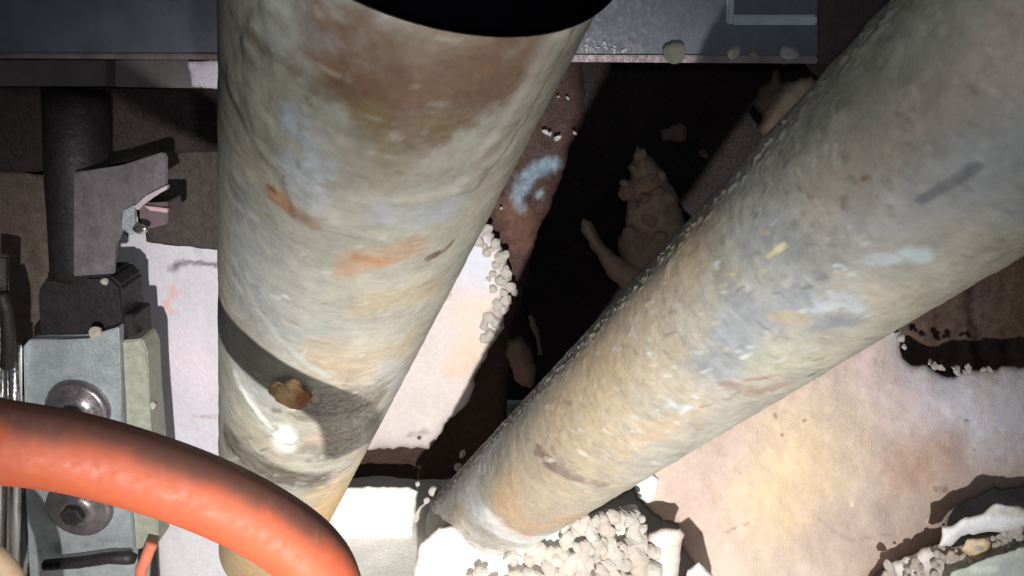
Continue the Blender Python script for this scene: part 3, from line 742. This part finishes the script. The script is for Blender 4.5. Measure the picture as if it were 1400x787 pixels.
# ------------------------------------------------------------------ rubble at the foot of the right pipe
rb = thing('rubble_heap', atY(740, 900, .64), 'heap of white and cream rubble around the foot of the right pipe', 'rubble')
def YR(x, y): return .635-.02*np.clip((y-690)/110, 0, 2.2)+.05*np.clip((x-800)/80, 0, 1)
chunk('mound', [(566, 790), (572, 742), (600, 720), (700, 712), (790, 706), (840, 694), (866, 690), (880, 714), (884, 745), (876, 790), (860, 1000), (560, 1000)], YR, M_plaster, .16, .015, .03, 4.5, .008, 42, 2, (236, 230, 220), parent=rb, seed=51, vary=.1)
r = random.Random(3)
def rub(n, box, rr, Yo=.0):
    for _ in range(n):
        x = r.uniform(box[0], box[2]); y = r.uniform(box[1], box[3]); q = r.uniform(*rr)
        Y = float(YR(x, y))-.026+Yo; stone('stone', atY(x, y, Y), q*Y*.0011, rb, r.choice(RM), (1, r.uniform(.7, 1), r.uniform(.7, 1)))
rub(34, (770, 704, 880, 745), (8, 15)); rub(80, (700, 748, 905, 800), (9, 18)); rub(30, (760, 745, 880, 795), (11, 20)); rub(12, (640, 778, 720, 800), (7, 12))
rub(10, (830, 740, 880, 780), (14, 22))
for (x, y, q) in [(868, 706, 10), (872, 722, 9), (850, 700, 8), (822, 712, 12), (800, 720, 13), (810, 735, 10), (842, 716, 11), (784, 728, 10)]:
    stone('stone', atY(x, y, float(YR(x, y))-.02), q*.0008, rb, r.choice(RM))
# white crumbs beside the pipe
wl = ['topmost white pebble left of the right pipe foot', 'white pebble just below the topmost one by the right pipe', 'third white pebble down beside the right pipe foot', 'larger white pebble beside the right pipe foot', 'lowest white pebble at the corner of the white floor', 'tiny pale pebble at the edge of the white floor', 'long white shard along the right pipe foot']
for n, (x, y, rx, rz, ro) in enumerate([(632, 620, 5, 9, .3), (626, 638, 6, 6, .2), (608, 662, 6, 6, .5), (592, 672, 8, 10, .6), (583, 684, 6, 7, .3), (571, 661, 4, 4, 0), (572, 704, 6, 22, .5)]):
    p = atY(x, y, .74); k = p[1]/1000*1.1
    o = stone('pebble' if n < 6 else 'shard', p, 1, None, RM[(n*2) % 8], (rx*k, rx*k, rz*k), rot=(0, ro, 0)); tag(o, wl[n], 'pebble' if n < 6 else 'shard')
tag(chunk('plaster_block', [(455, 668), (500, 664), (560, 667), (572, 672), (566, 720), (560, 770), (556, 860), (430, 860), (440, 720)], .88, M_plaster, .05, .008, .02, 5, .002, 20, 1.2, (245, 243, 238), seed=53, vary=.03),
    'bright white plaster block between the two pipe feet', 'plaster block')
tag(chunk('rock_wedge', [(888, 730), (905, 722), (930, 722), (936, 730), (930, 760), (925, 800), (920, 1000), (850, 1000), (872, 800), (880, 760)], .66, M_rock, .04, .015, .02, 4, .004, 30, 1.5, (206, 192, 184), seed=54),
    'upright pinkish grey stone wedge beside the boulder foot', 'stone')
tag(chunk('rock_wedge', [(940, 780), (955, 768), (975, 786), (985, 830), (1000, 1000), (925, 1000), (930, 820)], .61, M_rock, .04, .015, .02, 4, .003, 30, 1.5, (226, 216, 210), seed=55),
    'pale stone tip at the bottom edge under the boulder', 'stone')
tag(chunk('smooth_stone', [(868, 660), (890, 648), (902, 655), (896, 680), (888, 690), (872, 680)], .76, M_plaster, .03, .01, .01, 3, .001, 30, 1, (232, 238, 240), seed=56),
    'smooth bluish white stone squeezed under the right pipe', 'stone')
tag(stone('stone', atY(874, 722, .735), .0085, None, RM[1]), 'pinkish round stone in the dark cleft left of the boulder', 'stone')

# lower right corner: broken plaster strips in front of the boulder
YS = .70
tag(chunk('rubble_ledge', [(1190, 800), (1206, 778), (1240, 760), (1275, 746), (1330, 738), (1400, 716), (1600, 680), (1640, 1150), (1180, 1150)], YS+.02, M_rock, .03, .02, .03, 4, .009, 34, 3, (196, 184, 176),
   [([(1240, 775), (1275, 762)], 12, (226, 224, 220), .9, .5, .6), ([(1290, 760), (1400, 735)], 9, (158, 126, 112), .85, .5, .6), ([(1330, 750), (1345, 745)], 10, (214, 182, 150), .9, .5, .5)], seed=61, vary=.25),
   'ledge of brownish rubble in the lower right corner', 'rubble')
tag(chunk('plaster_fragment', [(1286, 718), (1300, 716), (1320, 704), (1345, 700), (1362, 690), (1400, 694), (1440, 696), (1440, 712), (1400, 722), (1372, 728), (1340, 728), (1318, 732), (1300, 748), (1284, 746)], YS-.005, M_plaster, .035, .012, .012, 3, .005, 45, 2, (232, 234, 236),
   [([(1350, 698), (1400, 700)], 7, (200, 194, 184), .9, .5, .6)], seed=62),
   'jagged white plaster fragment lying on the corner rubble ledge', 'plaster')
tag(chunk('pale_board', [(1300, 782), (1330, 770), (1400, 748), (1560, 700), (1600, 1100), (1260, 1100)], YS-.03, M_plaster, .012, .006, .012, 4, .003, 26, 1.4, (190, 198, 188),
   [([(1370, 780), (1400, 770)], 12, (170, 178, 180), .8, .6, .4), ([(1330, 780), (1360, 778)], 4, (226, 228, 220), .9, .4, .5)], seed=63),
   'greyish green flat board at the bottom right corner', 'board')
tag(chunk('rubble_stone', [(1314, 752), (1322, 738), (1345, 735), (1356, 742), (1350, 756), (1334, 762)], YS-.004, M_rock, .02, .01, .01, 3, .003, 40, 1.5, (226, 200, 168), seed=64),
   'small orange beige stone under the white plaster fragment', 'stone')

le = bpy.data.objects['rubble_ledge']
r2 = random.Random(12)
for _ in range(70):
    x = r2.uniform(1215, 1400); y0 = 772-(x-1215)*.27
    y = y0+r2.uniform(0, 26 if x > 1290 else 40)
    stone('stone', atY(x, y, YS-.004+r2.uniform(-.004, .004)), r2.uniform(4, 11)*.00078, le, RM[r2.choice([0, 1, 2, 3, 4, 6])], (1, .7, r2.uniform(.5, .9)))
for _ in range(16):
    x = r2.uniform(1250, 1400); y = 504+r2.uniform(-4, 5) if x > 1290 else 484+(x-1250)*.5
    tag(stone('crumb', atY(x, y, .83), r2.uniform(3, 6)*.0009, None, RM[2*r2.randrange(4)], (1.3, .8, .7)), 'tiny white crumb on the upper rim of the pinkish boulder', 'crumb', 'white crumbs along the boulder rim')
